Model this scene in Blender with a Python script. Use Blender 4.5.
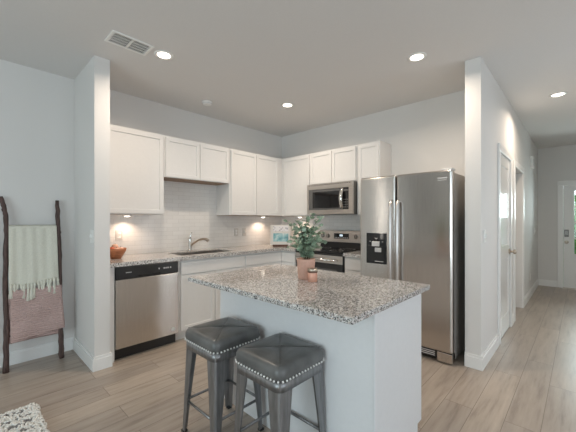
import bpy, bmesh, math, random
from mathutils import Vector, Matrix
PI = math.pi
random.seed(7)
SC = bpy.context.scene
COL = SC.collection
for o in list(bpy.data.objects):
    bpy.data.objects.remove(o)

# ------------------------------------------------------------ camera, world, daylight, exposure
HEAD = math.radians(43.385)                    # heading of the camera over the floor plan
cam_d = bpy.data.cameras.new('camera')
cam = bpy.data.objects.new('camera', cam_d); COL.objects.link(cam)
cam.location = (0, 0, 1.31)
cam.rotation_euler = (PI/2, 0, HEAD - PI/2)
cam_d.sensor_width = 36.0
cam_d.lens = 310/576*36
cam_d.shift_y = 4/576
cam_d.clip_start = 0.02
SC.camera = cam

w = bpy.data.worlds.new('sky'); SC.world = w; w.use_nodes = True
wb = w.node_tree.nodes['Background']
wb.inputs[0].default_value = (0.80, 0.90, 1.0, 1); wb.inputs[1].default_value = 2.2

SC.view_settings.view_transform = 'Standard'
SC.view_settings.look = 'None'
SC.cycles.max_bounces = 16; SC.cycles.diffuse_bounces = 10
SC.view_settings.exposure = -0.56
SC.view_settings.gamma = 1.0

def area(name, loc, rot, sx, sy, power, color):
    d = bpy.data.lights.new(name, 'AREA'); d.shape = 'RECTANGLE'; d.size = sx; d.size_y = sy
    d.energy = power; d.color = color
    o = bpy.data.objects.new(name, d); COL.objects.link(o); o.location = loc; o.rotation_euler = rot
    return o
# daylight standing in unseen window openings, the slot and hall ones added for streaks
area('daylight_rear_window', (-3.66, 0.30, 1.30), (0, -PI/2, 0), 1.9, 3.0, 125, (0.75, 0.93, 0.98))
area('daylight_side_window', (0.55, -2.66, 1.25), (PI/2, 0, 0), 3.0, 1.9, 46, (0.82, 0.91, 1.0))
area('added_slot_light', (-1.52, 3.81, 1.55), (-PI/2, 0, 0), 0.20, 1.5, 10, (1.0, 0.93, 0.84))  # added warm source for a streak on the refrigerator
area('added_hall_light', (3.55, -1.26, 1.25), (PI/2, 0, 0), 0.40, 1.9, 12, (0.88, 0.94, 1.0))  # added cool source brightening the hall wall and dishwasher steel
area('daylight_front_door', (8.10, -0.20, 1.62), (0, PI/2, 0), 0.5, 0.6, 36, (0.86, 0.95, 1.0))

# ------------------------------------------------------------ materials
MATS = {}
def nodes(name):
    m = bpy.data.materials.new(name); m.use_nodes = True
    nt = m.node_tree; b = nt.nodes['Principled BSDF']
    return m, nt, b
def N(nt, t, **k):
    n = nt.nodes.new(t)
    for a, v in k.items(): setattr(n, a, v)
    return n
def ramp(nt, stops, interp='LINEAR'):
    r = N(nt, 'ShaderNodeValToRGB'); r.color_ramp.interpolation = interp
    e = r.color_ramp.elements
    while len(e) > 1: e.remove(e[-1])
    e[0].position, e[0].color = stops[0][0], (*stops[0][1], 1)
    for p, c in stops[1:]:
        x = e.new(p); x.color = (*c, 1)
    return r
def coords(nt, scale=(1,1,1), rot=(0,0,0)):
    tc = N(nt, 'ShaderNodeTexCoord'); mp = N(nt, 'ShaderNodeMapping')
    mp.inputs['Scale'].default_value = scale; mp.inputs['Rotation'].default_value = rot
    nt.links.new(tc.outputs['Object'], mp.inputs[0]); return mp.outputs[0]
def noise(nt, vec, scale, detail=3, rough=0.5):
    n = N(nt, 'ShaderNodeTexNoise'); n.inputs['Scale'].default_value = scale
    n.inputs['Detail'].default_value = detail; n.inputs['Roughness'].default_value = rough
    nt.links.new(vec, n.inputs['Vector']); return n
def bump(nt, b, h, strength, dist=0.002):
    n = N(nt, 'ShaderNodeBump'); n.inputs['Strength'].default_value = strength
    n.inputs['Distance'].default_value = dist
    nt.links.new(h, n.inputs['Height']); nt.links.new(n.outputs[0], b.inputs['Normal'])
def plain(name, col, rough=0.5, metal=0.0, nscale=30, var=0.04, bmp=0.0, stretch=(1,1,1), emit=None, aniso=0):
    """principled material with a fine procedural mottling of colour and height"""
    m, nt, b = nodes(name)
    v = coords(nt, stretch); n = noise(nt, v, nscale)
    r = ramp(nt, [(0.3, tuple(max(0, c*(1-var)) for c in col)), (0.7, tuple(min(1, c*(1+var)) for c in col))])
    nt.links.new(n.outputs['Fac'], r.inputs[0]); nt.links.new(r.outputs[0], b.inputs['Base Color'])
    b.inputs['Roughness'].default_value = rough; b.inputs['Metallic'].default_value = metal
    if bmp: bump(nt, b, n.outputs['Fac'], bmp)
    if aniso:
        tg = N(nt, 'ShaderNodeTangent', direction_type='RADIAL', axis='Z'); nt.links.new(tg.outputs[0], b.inputs['Tangent'])
        b.inputs['Anisotropic'].default_value = aniso; b.inputs['Anisotropic Rotation'].default_value = 0.25
    if emit:
        b.inputs['Emission Color'].default_value = (*emit[0], 1); b.inputs['Emission Strength'].default_value = emit[1]
    MATS[name] = m
    return m
M_wall   = plain('wall_paint', (0.70,0.69,0.675), 0.75, nscale=220, var=0.015, bmp=0.08)
M_ceil   = plain('ceiling_paint', (0.70,0.69,0.68), 0.9, nscale=160, var=0.02, bmp=0.1)
M_trim   = plain('white_trim_paint', (0.80,0.80,0.79), 0.35, nscale=60, var=0.01)
M_door   = plain('gloss_door_paint', (0.78,0.78,0.77), 0.10, nscale=60, var=0.01)
M_cab    = plain('white_cabinet_paint', (0.73,0.725,0.715), 0.38, nscale=40, var=0.012)
M_isl    = plain('island_paint', (0.75,0.755,0.765), 0.42, nscale=40, var=0.012)
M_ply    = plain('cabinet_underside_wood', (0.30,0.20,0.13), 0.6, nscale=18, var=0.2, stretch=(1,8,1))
M_steel  = plain('brushed_steel', (0.60,0.57,0.54), 0.19, 1.0, nscale=9, var=0.05, stretch=(14,14,0.5), bmp=0.012, aniso=0.75)
M_steelh = plain('brushed_steel_horizontal', (0.56,0.53,0.50), 0.30, 1.0, nscale=9, var=0.05, stretch=(0.5,14,14), bmp=0.01)
M_chrome = plain('polished_steel', (0.72,0.71,0.69), 0.14, 1.0, nscale=40, var=0.03)
M_dark   = plain('dark_grey_sheet_metal', (0.17,0.165,0.16), 0.4, 0.5, nscale=90, var=0.08)
M_fside  = plain('grey_painted_steel_side', (0.40,0.375,0.35), 0.38, 0.15, nscale=90, var=0.05)
M_plate  = plain('taupe_cover_plate', (0.58,0.56,0.53), 0.35, nscale=60, var=0.02)
M_black  = plain('black_plastic', (0.018,0.018,0.019), 0.28, nscale=80, var=0.1)
M_bglass = plain('black_glass', (0.012,0.012,0.013), 0.05, nscale=20, var=0.05)
M_mglass = plain('smoked_oven_glass', (0.10,0.10,0.10), 0.06, nscale=20, var=0.05)
M_white  = plain('white_plastic', (0.84,0.84,0.82), 0.3, nscale=60, var=0.01)
M_grey   = plain('light_grey_print', (0.62,0.62,0.62), 0.4, nscale=60, var=0.02)
M_hand   = plain('satin_steel_handle', (0.66,0.64,0.62), 0.33, 1.0, nscale=30, var=0.03)
M_nail   = plain('pale_nail_heads', (0.86,0.85,0.83), 0.38, 0.6, nscale=60, var=0.03)
M_nickel = plain('brushed_nickel', (0.50,0.43,0.36), 0.3, 1.0, nscale=60, var=0.05)
M_gun    = plain('gunmetal', (0.27,0.27,0.275), 0.40, 0.85, nscale=14, var=0.18, stretch=(4,4,0.6))
M_leath  = plain('dark_grey_leather', (0.115,0.115,0.112), 0.34, nscale=9, var=0.3, bmp=0.10)
M_bark   = plain('dark_branch_wood', (0.085,0.052,0.045), 0.7, nscale=30, var=0.45, bmp=0.6, stretch=(3,3,0.4))
M_cream  = plain('cream_woven_cotton', (0.70,0.69,0.60), 0.95, nscale=260, var=0.16, bmp=0.5)
M_wool   = plain('rug_wool_white', (0.74,0.73,0.70), 0.95, nscale=60, var=0.08)
M_woolg  = plain('rug_wool_grey', (0.22,0.215,0.215), 0.95, nscale=60, var=0.2)
M_terra  = plain('pale_terracotta', (0.62,0.37,0.285), 0.75, nscale=50, var=0.07, bmp=0.15)
M_copper = plain('copper_tin', (0.70,0.37,0.27), 0.45, 0.25, nscale=40, var=0.05)
M_soil   = plain('potting_soil', (0.04,0.028,0.02), 0.95, nscale=120, var=0.4, bmp=0.6)
M_leaf   = plain('eucalyptus_leaf', (0.31,0.40,0.29), 0.42, nscale=16, var=0.45)
M_stem   = plain('brown_stem', (0.13,0.09,0.055), 0.7, nscale=40, var=0.2)
M_wood   = plain('bowl_wood', (0.40,0.155,0.07), 0.4, nscale=12, var=0.3, stretch=(1,1,6))
M_brown  = plain('dark_brown_wood', (0.10,0.045,0.03), 0.5, nscale=20, var=0.3)
M_peach  = plain('peach_skin', (0.72,0.42,0.30), 0.5, nscale=22, var=0.3)
M_red    = plain('red_orange_skin', (0.52,0.11,0.04), 0.4, nscale=22, var=0.3)
M_lens   = plain('lamp_lens', (1,0.95,0.88), 0.4, nscale=20, var=0.0, emit=((1.0,0.90,0.76), 9.0))
M_disp   = plain('lit_display', (0.5,0.6,0.65), 0.3, nscale=20, var=0.0, emit=((0.75,0.9,1.0), 1.2))
M_grass  = plain('lawn_grass', (0.10,0.26,0.05), 0.9, nscale=3, var=0.4, bmp=0.3)
M_hedge  = plain('hedge_leaves', (0.10,0.30,0.06), 0.8, nscale=9, var=0.6, bmp=0.6)

def glass():
    m, nt, b = nodes('clear_pane'); out = nt.nodes['Material Output']
    t = N(nt, 'ShaderNodeBsdfTransparent'); g = N(nt, 'ShaderNodeBsdfGlossy'); f = N(nt, 'ShaderNodeFresnel')
    t.inputs[0].default_value = (0.93,0.97,0.95,1); g.inputs['Roughness'].default_value = 0.02
    mx = N(nt, 'ShaderNodeMixShader'); f.inputs[0].default_value = 1.45
    nt.links.new(f.outputs[0], mx.inputs[0]); nt.links.new(t.outputs[0], mx.inputs[1]); nt.links.new(g.outputs[0], mx.inputs[2])
    nt.links.new(mx.outputs[0], out.inputs[0]); return m
M_glass = glass()

def floor_mat():
    m, nt, b = nodes('oak_look_plank_floor')
    v = coords(nt)
    br = N(nt, 'ShaderNodeTexBrick'); br.offset = 0.37; br.offset_frequency = 2
    br.inputs['Scale'].default_value = 1.0; br.inputs['Brick Width'].default_value = 1.22
    br.inputs['Row Height'].default_value = 0.182; br.inputs['Mortar Size'].default_value = 0.0016
    br.inputs['Color1'].default_value = (0,0,0,1); br.inputs['Color2'].default_value = (1,1,1,1)
    br.inputs['Mortar'].default_value = (0.5,0.5,0.5,1); br.inputs['Bias'].default_value = 0.0
    nt.links.new(v, br.inputs['Vector'])
    # grain shifts from plank to plank
    sep = N(nt, 'ShaderNodeVectorMath', operation='MULTIPLY_ADD')
    sep.inputs[1].default_value = (7.3, 3.1, 0); nt.links.new(br.outputs['Color'], sep.inputs[0]); nt.links.new(v, sep.inputs[2])
    mp = N(nt, 'ShaderNodeMapping'); mp.inputs['Scale'].default_value = (0.9, 9.0, 1)
    nt.links.new(sep.outputs[0], mp.inputs[0])
    g = noise(nt, mp.outputs[0], 2.2, 6, 0.62)
    gr = ramp(nt, [(0.22,(0.21,0.170,0.138)), (0.46,(0.37,0.312,0.262)), (0.78,(0.475,0.41,0.35))])
    nt.links.new(g.outputs['Fac'], gr.inputs[0])
    pl = ramp(nt, [(0,(0.88,0.88,0.89)), (1,(1.08,1.07,1.05))]); nt.links.new(br.outputs['Color'], pl.inputs[0])
    mu = N(nt, 'ShaderNodeMix', data_type='RGBA', blend_type='MULTIPLY'); mu.inputs[0].default_value = 1
    nt.links.new(gr.outputs[0], mu.inputs[6]); nt.links.new(pl.outputs[0], mu.inputs[7])
    gap = N(nt, 'ShaderNodeMix', data_type='RGBA'); gap.inputs[7].default_value = (0.16,0.13,0.105,1)
    nt.links.new(br.outputs['Fac'], gap.inputs[0]); nt.links.new(mu.outputs[2], gap.inputs[6])
    nt.links.new(gap.outputs[2], b.inputs['Base Color'])
    rr = N(nt, 'ShaderNodeMapRange'); rr.inputs[3].default_value = 0.26; rr.inputs[4].default_value = 0.42
    nt.links.new(g.outputs['Fac'], rr.inputs[0]); nt.links.new(rr.outputs[0], b.inputs['Roughness'])
    bump(nt, b, g.outputs['Fac'], 0.12, 0.001)
    return m
M_floor = floor_mat()

def granite():
    m, nt, b = nodes('speckled_granite')
    v = coords(nt)
    n1 = noise(nt, v, 55, 4, 0.65)
    base = ramp(nt, [(0.36,(0.38,0.365,0.35)), (0.5,(0.55,0.53,0.51)), (0.66,(0.68,0.665,0.65))])
    nt.links.new(n1.outputs['Fac'], base.inputs[0])
    def specks(scale, stops, seed):
        vo = N(nt, 'ShaderNodeTexVoronoi'); vo.inputs['Scale'].default_value = scale
        ofs = N(nt, 'ShaderNodeVectorMath', operation='ADD'); ofs.inputs[1].default_value = (seed, seed*2, seed*3)
        nt.links.new(v, ofs.inputs[0]); nt.links.new(ofs.outputs[0], vo.inputs['Vector'])
        s = N(nt, 'ShaderNodeSeparateColor'); nt.links.new(vo.outputs['Color'], s.inputs[0])
        r = ramp(nt, stops, 'CONSTANT'); nt.links.new(s.outputs[0], r.inputs[0]); return r.outputs[0]
    c = base.outputs[0]
    for scale, stops, col, seed in (
            (215, [(0,(0,0,0)), (0.70,(0.9,)*3)], (0.82,0.80,0.78), 1.7),
            (190, [(0,(0,0,0)), (0.80,(0.85,)*3)], (0.19,0.175,0.17), 5.1),
            (195, [(0,(0,0,0)), (0.815,(1,)*3)], (0.035,0.035,0.038), 9.3),
            (190, [(0,(0,0,0)), (0.94,(0.7,)*3)], (0.42,0.31,0.25), 3.3)):
        f = specks(scale, stops, seed)
        mx = N(nt, 'ShaderNodeMix', data_type='RGBA'); mx.inputs[7].default_value = (*col, 1)
        nt.links.new(f, mx.inputs[0]); nt.links.new(c, mx.inputs[6]); c = mx.outputs[2]
    nt.links.new(c, b.inputs['Base Color'])
    b.inputs['Roughness'].default_value = 0.10
    return m
M_gran = granite()

def tile():
    m, nt, b = nodes('white_subway_tile')
    tc = N(nt, 'ShaderNodeTexCoord'); s = N(nt, 'ShaderNodeSeparateXYZ'); nt.links.new(tc.outputs['Object'], s.inputs[0])
    ad = N(nt, 'ShaderNodeMath', operation='SUBTRACT'); nt.links.new(s.outputs[0], ad.inputs[0]); nt.links.new(s.outputs[1], ad.inputs[1])
    cb = N(nt, 'ShaderNodeCombineXYZ'); nt.links.new(ad.outputs[0], cb.inputs[0]); nt.links.new(s.outputs[2], cb.inputs[1])
    br = N(nt, 'ShaderNodeTexBrick'); br.inputs['Scale'].default_value = 1
    br.inputs['Brick Width'].default_value = 0.152; br.inputs['Row Height'].default_value = 0.0508
    br.inputs['Mortar Size'].default_value = 0.0016; br.inputs['Mortar Smooth'].default_value = 0.3
    br.inputs['Color1'].default_value = (0.76,0.755,0.74,1); br.inputs['Color2'].default_value = (0.72,0.715,0.70,1)
    br.inputs['Mortar'].default_value = (0.60,0.59,0.575,1)
    nt.links.new(cb.outputs[0], br.inputs['Vector']); nt.links.new(br.outputs['Color'], b.inputs['Base Color'])
    b.inputs['Roughness'].default_value = 0.16
    inv = N(nt, 'ShaderNodeMath', operation='SUBTRACT'); inv.inputs[0].default_value = 1
    nt.links.new(br.outputs['Fac'], inv.inputs[1]); bump(nt, b, inv.outputs[0], 0.3, 0.001)
    return m
M_tile = tile()

def knit():
    m, nt, b = nodes('dusty_pink_knit')
    v = coords(nt)
    wv = N(nt, 'ShaderNodeTexWave', wave_type='BANDS', bands_direction='Z'); wv.inputs['Scale'].default_value = 16
    wv.inputs['Distortion'].default_value = 1.2; wv.inputs['Detail'].default_value = 2
    nt.links.new(v, wv.inputs['Vector'])
    n = noise(nt, v, 190, 2)
    r = ramp(nt, [(0,(0.50,0.35,0.325)), (1,(0.66,0.48,0.45))]); nt.links.new(n.outputs['Fac'], r.inputs[0])
    nt.links.new(r.outputs[0], b.inputs['Base Color']); b.inputs['Roughness'].default_value = 0.95
    mx = N(nt, 'ShaderNodeMath', operation='ADD'); nt.links.new(wv.outputs['Fac'], mx.inputs[0]); nt.links.new(n.outputs['Fac'], mx.inputs[1])
    bump(nt, b, mx.outputs[0], 0.9, 0.006)
    return m
M_pink = knit()

def sea_print():
    m, nt, b = nodes('seaside_print')
    v = coords(nt); n = noise(nt, v, 14, 3)
    r = ramp(nt, [(0.3,(0.10,0.20,0.23)), (0.45,(0.18,0.38,0.42)), (0.58,(0.36,0.52,0.54)), (0.7,(0.60,0.63,0.61))])
    nt.links.new(n.outputs['Fac'], r.inputs[0]); nt.links.new(r.outputs[0], b.inputs['Base Color'])
    b.inputs['Roughness'].default_value = 0.3; return m
M_print = sea_print()
def band_print():
    m, nt, b = nodes('grey_patterned_band')
    v = coords(nt); vo = N(nt, 'ShaderNodeTexVoronoi'); vo.inputs['Scale'].default_value = 32
    nt.links.new(v, vo.inputs['Vector'])
    r = ramp(nt, [(0.25,(0.33,0.33,0.37)), (0.5,(0.66,0.65,0.66))]); nt.links.new(vo.outputs['Distance'], r.inputs[0])
    nt.links.new(r.outputs[0], b.inputs['Base Color']); b.inputs['Roughness'].default_value = 0.5; return m
M_band = band_print()

# ------------------------------------------------------------ mesh helpers
class MB:
    def __init__(s): s.bm = bmesh.new(); s.smooth_faces = False
    def box(s, x0, x1, y0, y1, z0, z1, bev=0.0, seg=1):
        r = bmesh.ops.create_cube(s.bm, size=1.0); vs = r['verts']
        bmesh.ops.scale(s.bm, vec=(x1-x0, y1-y0, z1-z0), verts=vs)
        bmesh.ops.translate(s.bm, vec=((x0+x1)/2, (y0+y1)/2, (z0+z1)/2), verts=vs)
        if bev:
            es = list({e for v in vs for e in v.link_edges})
            bmesh.ops.bevel(s.bm, geom=es, offset=bev, segments=seg, affect='EDGES', profile=0.5)
        return s
    def panel(s, x0, x1, z0, z1, y, t=0.02, fw=0.058, rec=0.009):
        """shaker door leaf lying in the xz plane, its face at y - t looking to -y"""
        r = bmesh.ops.create_cube(s.bm, size=1.0); vs = r['verts']
        bmesh.ops.scale(s.bm, vec=(x1-x0, t, z1-z0), verts=vs)
        bmesh.ops.translate(s.bm, vec=((x0+x1)/2, y-t/2, (z0+z1)/2), verts=vs)
        f = min({f for v in vs for f in v.link_faces}, key=lambda f: f.calc_center_median().y)
        bmesh.ops.inset_region(s.bm, faces=[f], thickness=fw, depth=0)
        bmesh.ops.inset_region(s.bm, faces=[f], thickness=0.003, depth=0)
        bmesh.ops.translate(s.bm, vec=(0, rec, 0), verts=list(f.verts))
        return s
    def tube(s, pts, rad, n=10, cap=True, flat=1.0):
        pts = [Vector(p) for p in pts]
        rads = rad if isinstance(rad, (list, tuple)) else [rad]*len(pts)
        rings = []; up = None
        for i, p in enumerate(pts):
            d = (pts[min(i+1, len(pts)-1)] - pts[max(i-1, 0)]).normalized()
            if up is None:
                up = Vector((0,0,1)) if abs(d.z) < 0.9 else Vector((1,0,0))
            u = (up - d*up.dot(d)).normalized(); v = d.cross(u); up = u
            rings.append([s.bm.verts.new(p + (u*math.cos(2*PI*k/n) + v*math.sin(2*PI*k/n)*flat)*rads[i]) for k in range(n)])
        for a, b in zip(rings, rings[1:]):
            for k in range(n):
                s.bm.faces.new((a[k], a[(k+1)%n], b[(k+1)%n], b[k])).smooth = True
        if cap:
            s.bm.faces.new(rings[0][::-1]); s.bm.faces.new(rings[-1])
        return s
    def lathe(s, prof, n=32, c=(0,0,0), smooth=True):
        rings = []
        for r, z in prof:
            if r < 1e-6: rings.append([s.bm.verts.new((c[0], c[1], c[2]+z))])
            else: rings.append([s.bm.verts.new((c[0]+r*math.cos(2*PI*k/n), c[1]+r*math.sin(2*PI*k/n), c[2]+z)) for k in range(n)])
        for a, b in zip(rings, rings[1:]):
            for k in range(n):
                if len(a) == 1 and len(b) == 1: continue
                if len(a) == 1: f = (a[0], b[(k+1)%n], b[k])
                elif len(b) == 1: f = (a[k], a[(k+1)%n], b[0])
                else: f = (a[k], a[(k+1)%n], b[(k+1)%n], b[k])
                s.bm.faces.new(f).smooth = smooth
        return s
    def ball(s, c, r, sx=1, sy=1, sz=1, sub=2):
        q = bmesh.ops.create_icosphere(s.bm, subdivisions=sub, radius=r); vs = q['verts']
        bmesh.ops.scale(s.bm, vec=(sx,sy,sz), verts=vs); bmesh.ops.translate(s.bm, vec=c, verts=vs)
        for f in {f for v in vs for f in v.link_faces}: f.smooth = True
        return s
    def sheet(s, fn, nu, nv, thick=0.0):
        g = [[s.bm.verts.new(fn(i/nu, j/nv)) for j in range(nv+1)] for i in range(nu+1)]
        for i in range(nu):
            for j in range(nv):
                s.bm.faces.new((g[i][j], g[i+1][j], g[i+1][j+1], g[i][j+1])).smooth = True
        return s
    def build(s, name, mat, parent=None, recalc=True):
        if recalc: bmesh.ops.recalc_face_normals(s.bm, faces=s.bm.faces)
        me = bpy.data.meshes.new(name); s.bm.to_mesh(me); s.bm.free()
        me.materials.append(mat)
        o = bpy.data.objects.new(name, me); COL.objects.link(o)
        if parent: o.parent = parent
        return o
def tag(o, label=None, cat=None, group=None, kind=None):
    if label: o['label'] = label
    if cat: o['category'] = cat
    if group: o['group'] = group
    if kind: o['kind'] = kind
    return o
def thing(name, label, cat, loc=(0,0,0), rz=0.0, group=None):
    o = bpy.data.objects.new(name, None); COL.objects.link(o)
    o.empty_display_size = 0.05; o.location = loc; o.rotation_euler = (0,0,rz)
    return tag(o, label, cat, group)
def struct(name, mb, mat, parent=None):
    o = mb.build(name, mat, parent)
    if not parent: o['kind'] = 'structure'
    return o
def copy_tree(o, parent=None):
    c = o.copy(); COL.objects.link(c)
    if parent: c.parent = parent
    for ch in list(o.children): copy_tree(ch, c)
    return c
def empty_struct(name, loc, rz=0):
    o = bpy.data.objects.new(name, None); COL.objects.link(o); o.location = loc; o.rotation_euler = (0,0,rz)
    o['kind'] = 'structure'; return o

# ------------------------------------------------------------ the room
CEIL = 2.74
AX, BY = 3.81, 3.75            # range wall (x) and sink wall (y)
struct('floor', MB().box(-3.7, 8.12, -2.72, 3.87, -0.12, 0), M_floor)
struct('ceiling', MB().box(-3.7, 8.12, -2.72, 3.87, CEIL, CEIL+0.12), M_ceil)
LW = (-1.63, -1.41, 0.78, 2.32)    # added narrow window, unseen, to streak the refrigerator door
mb = MB().box(-3.6, LW[0], BY, BY+0.12, 0, CEIL).box(LW[1], AX+0.12, BY, BY+0.12, 0, CEIL).box(LW[0], LW[1], BY, BY+0.12, 0, LW[2]).box(LW[0], LW[1], BY, BY+0.12, LW[3], CEIL)
struct('wall_left', mb, M_wall)
struct('wall_back', MB().box(AX, AX+0.12, 0.76, BY, 0, CEIL), M_wall)
WX0, WX1, WY0 = 0.80, 0.922, 3.065
struct('wall_stub', MB().box(WX0, WX1, WY0, BY, 0, CEIL), M_wall)
HB = 0.635; HX0 = 3.125
D1, D2, DH = (3.945, 4.615), (4.965, 5.74), 2.035
mb = MB()
for x0, x1, z0, z1 in ((HX0, D1[0], 0, CEIL), (D1[0], D1[1], DH, CEIL), (D1[1], D2[0], 0, CEIL), (D2[0], D2[1], DH-0.03, CEIL), (D2[1], 8.0, 0, CEIL)):
    mb.box(x0, x1, HB, 0.76, z0, z1)
struct('wall_right', mb, M_wall)
FD = (-0.665, 0.25)            # front door opening in the end wall
mb = MB()
mb.box(8.0, 8.12, FD[1], 0.76, 0, CEIL).box(8.0, 8.12, FD[0], FD[1], 1.975, CEIL).box(8.0, 8.12, -1.2, FD[0], 0, CEIL)
struct('wall_end', mb, M_wall)
HW = (3.34, 3.76, 0.30, 2.20)     # added narrow window, unseen, to light the hall and dishwasher
struct('wall_hall', MB().box(3.1, HW[0], -1.32, -1.2, 0, CEIL).box(HW[1], 8.12, -1.32, -1.2, 0, CEIL).box(HW[0], HW[1], -1.32, -1.2, 0, HW[2]).box(HW[0], HW[1], -1.32, -1.2, HW[3], CEIL).box(3.1, 3.22, -2.6, -1.32, 0, CEIL), M_wall)
# living room behind the camera
RW = (-1.20, 1.80, 0.35, 2.25)     # rear window: y0 y1 z0 z1
SW = (-0.95, 2.05, 0.30, 2.20)     # side window: x0 x1 z0 z1
mb = MB()
mb.box(-3.72, -3.6, -2.72, RW[0], 0, CEIL).box(-3.72, -3.6, RW[1], 3.87, 0, CEIL).box(-3.72, -3.6, RW[0], RW[1], 0, RW[2]).box(-3.72, -3.6, RW[0], RW[1], RW[3], CEIL)
struct('wall_rear', mb, M_wall)
mb = MB()
mb.box(-3.6, SW[0], -2.72, -2.6, 0, CEIL).box(SW[1], 3.22, -2.72, -2.6, 0, CEIL).box(SW[0], SW[1], -2.72, -2.6, 0, SW[2]).box(SW[0], SW[1], -2.72, -2.6, SW[3], CEIL)
struct('wall_side', mb, M_wall)
mb = MB(); y0, y1, z0, z1 = RW
for y in (y0+0.03, y0+1.0, y0+2.0, y1-0.03): mb.box(-3.64, -3.58, y-0.035, y+0.035, z0, z1)
for z in (z0+0.03, z1-0.03): mb.box(-3.64, -3.58, y0, y1, z-0.035, z+0.035)
struct('window_1', mb, M_trim)
mb = MB(); x0, x1, z0, z1 = SW
for x in (x0+0.03, x0+1.0, x0+2.0, x1-0.03): mb.box(x-0.035, x+0.035, -2.64, -2.58, z0, z1)
for z in (z0+0.03, z1-0.03): mb.box(x0, x1, -2.64, -2.58, z-0.035, z+0.035)
struct('window_2', mb, M_trim)

def narrow_window(name, x0, x1, y, z0, z1):
    mb = MB()
    for x in (x0+0.015, x1-0.015): mb.box(x-0.015, x+0.015, y-0.02, y+0.02, z0, z1)
    for z in (z0+0.015, z1-0.015): mb.box(x0+0.03, x1-0.03, y-0.02, y+0.02, z-0.015, z+0.015)
    struct(name, mb, M_trim)
narrow_window('added_slot_window', LW[0], LW[1], BY+0.03, LW[2], LW[3])
narrow_window('added_hall_window', HW[0], HW[1], -1.22, HW[2], HW[3])

# backsplash tiles on the sink wall and the range wall
struct('wall_backsplash', MB().box(WX1, AX-0.006, BY-0.006, BY, 0.914, 1.372).box(1.59, 2.49, BY-0.006, BY, 1.372, 1.80)
       .box(AX-0.006, AX, 1.775, BY, 0.90, 1.40), M_tile)

def baseboard(name, segs, inward, parent=None):
    """segs: ((x0,y0),(x1,y1)) along the wall; inward: unit normal into the room"""
    mb = MB()
    for (x0,y0), (x1,y1) in segs:
        for t, z0, z1 in ((0.016, 0, 0.100), (0.010, 0.100, 0.122)):
            ix, iy = inward[0]*t, inward[1]*t
            xs = sorted((x0, x1 + ix)) if inward[0] else sorted((x0, x1))
            ys = sorted((y0, y1 + iy)) if inward[1] else sorted((y0, y1))
            mb.box(xs[0], xs[1], ys[0], ys[1], z0, z1)
    return struct(name, mb, M_trim)
baseboard('baseboard_left', [((-3.6, BY), (WX0, BY))], (0,-1))
baseboard('baseboard_stub', [((WX0, WY0-0.016), (WX0, BY-0.016))], (-1,0))
baseboard('baseboard_stub_end', [((WX0+0.0005, WY0), (WX1+0.016, WY0))], (0,-1))
baseboard('baseboard_stub_side', [((WX1, WY0), (WX1, 3.126))], (1,0))
baseboard('baseboard_right_end', [((HX0, HB-0.016), (HX0, 0.76))], (-1,0))
baseboard('baseboard_right', [((HX0, HB), (3.86, HB)), ((4.70, HB), (4.875, HB)), ((5.83, HB), (8.0, HB))], (0,-1))
baseboard('baseboard_end', [((8.0, 0.335), (8.0, HB-0.016)), ((8.0,-1.2), (8.0,-0.75))], (-1,0))
baseboard('baseboard_hall', [((3.22,-1.2), (7.98,-1.2))], (0,1))

# hall doors -------------------------------------------------
def casing(name, x0, x1, ztop, y, cw=0.082):
    mb = MB()
    for a, b in ((x0-cw, x0), (x1, x1+cw)):
        mb.box(a, b, y-0.018, y, 0, ztop-0.0005, 0.004)
    mb.box(x0-cw, x1+cw, y-0.019, y, ztop, ztop+cw, 0.004)
    return struct(name, mb, M_trim)
casing('trim_1', D1[0], D1[1], DH, HB)
casing('trim_2', D2[0], D2[1], DH-0.03, HB)
def lever_set(parent, x, y, z, side):
    """round rose with a lever or knob on the -y side of a leaf"""
    mb = MB()
    mb.tube([(x, y, z), (x, y-0.012, z)], 0.032, 20)
    mb.tube([(x, y-0.01, z), (x, y-0.05, z)], 0.012, 14)
    mb.tube([(x, y-0.038, z), (x, y-0.050, z), (x, y-0.066, z), (x, y-0.074, z)], [0.016, 0.028, 0.027, 0.012], 18)
    return mb.build('knob', M_nickel, parent)
def room_door(name, x0, x1, ztop, y, t=0.035, gap=0.004):
    root = empty_struct(name, (0,0,0))
    mb = MB(); X0, X1, Z1 = x0+gap, x1-gap, ztop-gap
    mb.box(X0, X1, y, y+t, 0.012, Z1)
    o = mb.build('leaf', M_door, root)
    # raised stiles and rails
    mb = MB(); sw = 0.10; p = 0.006
    mb.box(X0, X0+sw, y-p, y, 0.012, Z1, 0.002).box(X1-sw, X1, y-p, y, 0.012, Z1, 0.002)
    for z0, z1 in ((0.012, 0.22), (0.86, 1.02), (Z1-0.12, Z1)):
        mb.box(X0+sw, X1-sw, y-p, y, z0, z1, 0.002)
    mb.build('panel_frame', M_door, root)
    return root
d1 = room_door('door_1', D1[0], D1[1], DH, HB+0.004)
lever_set(d1, 4.56, HB-0.002, 0.93, 1)
for z in (0.30, 1.06, 1.78):
    MB().tube([(3.952, HB-0.010, z-0.045), (3.952, HB-0.010, z+0.045)], 0.008, 10).build('hinge', M_nickel, d1)
d2 = room_door('door_2', D2[0], D2[1], DH-0.03, HB+0.085)
lever_set(d2, 5.05, HB+0.080, 0.93, 1)
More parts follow.
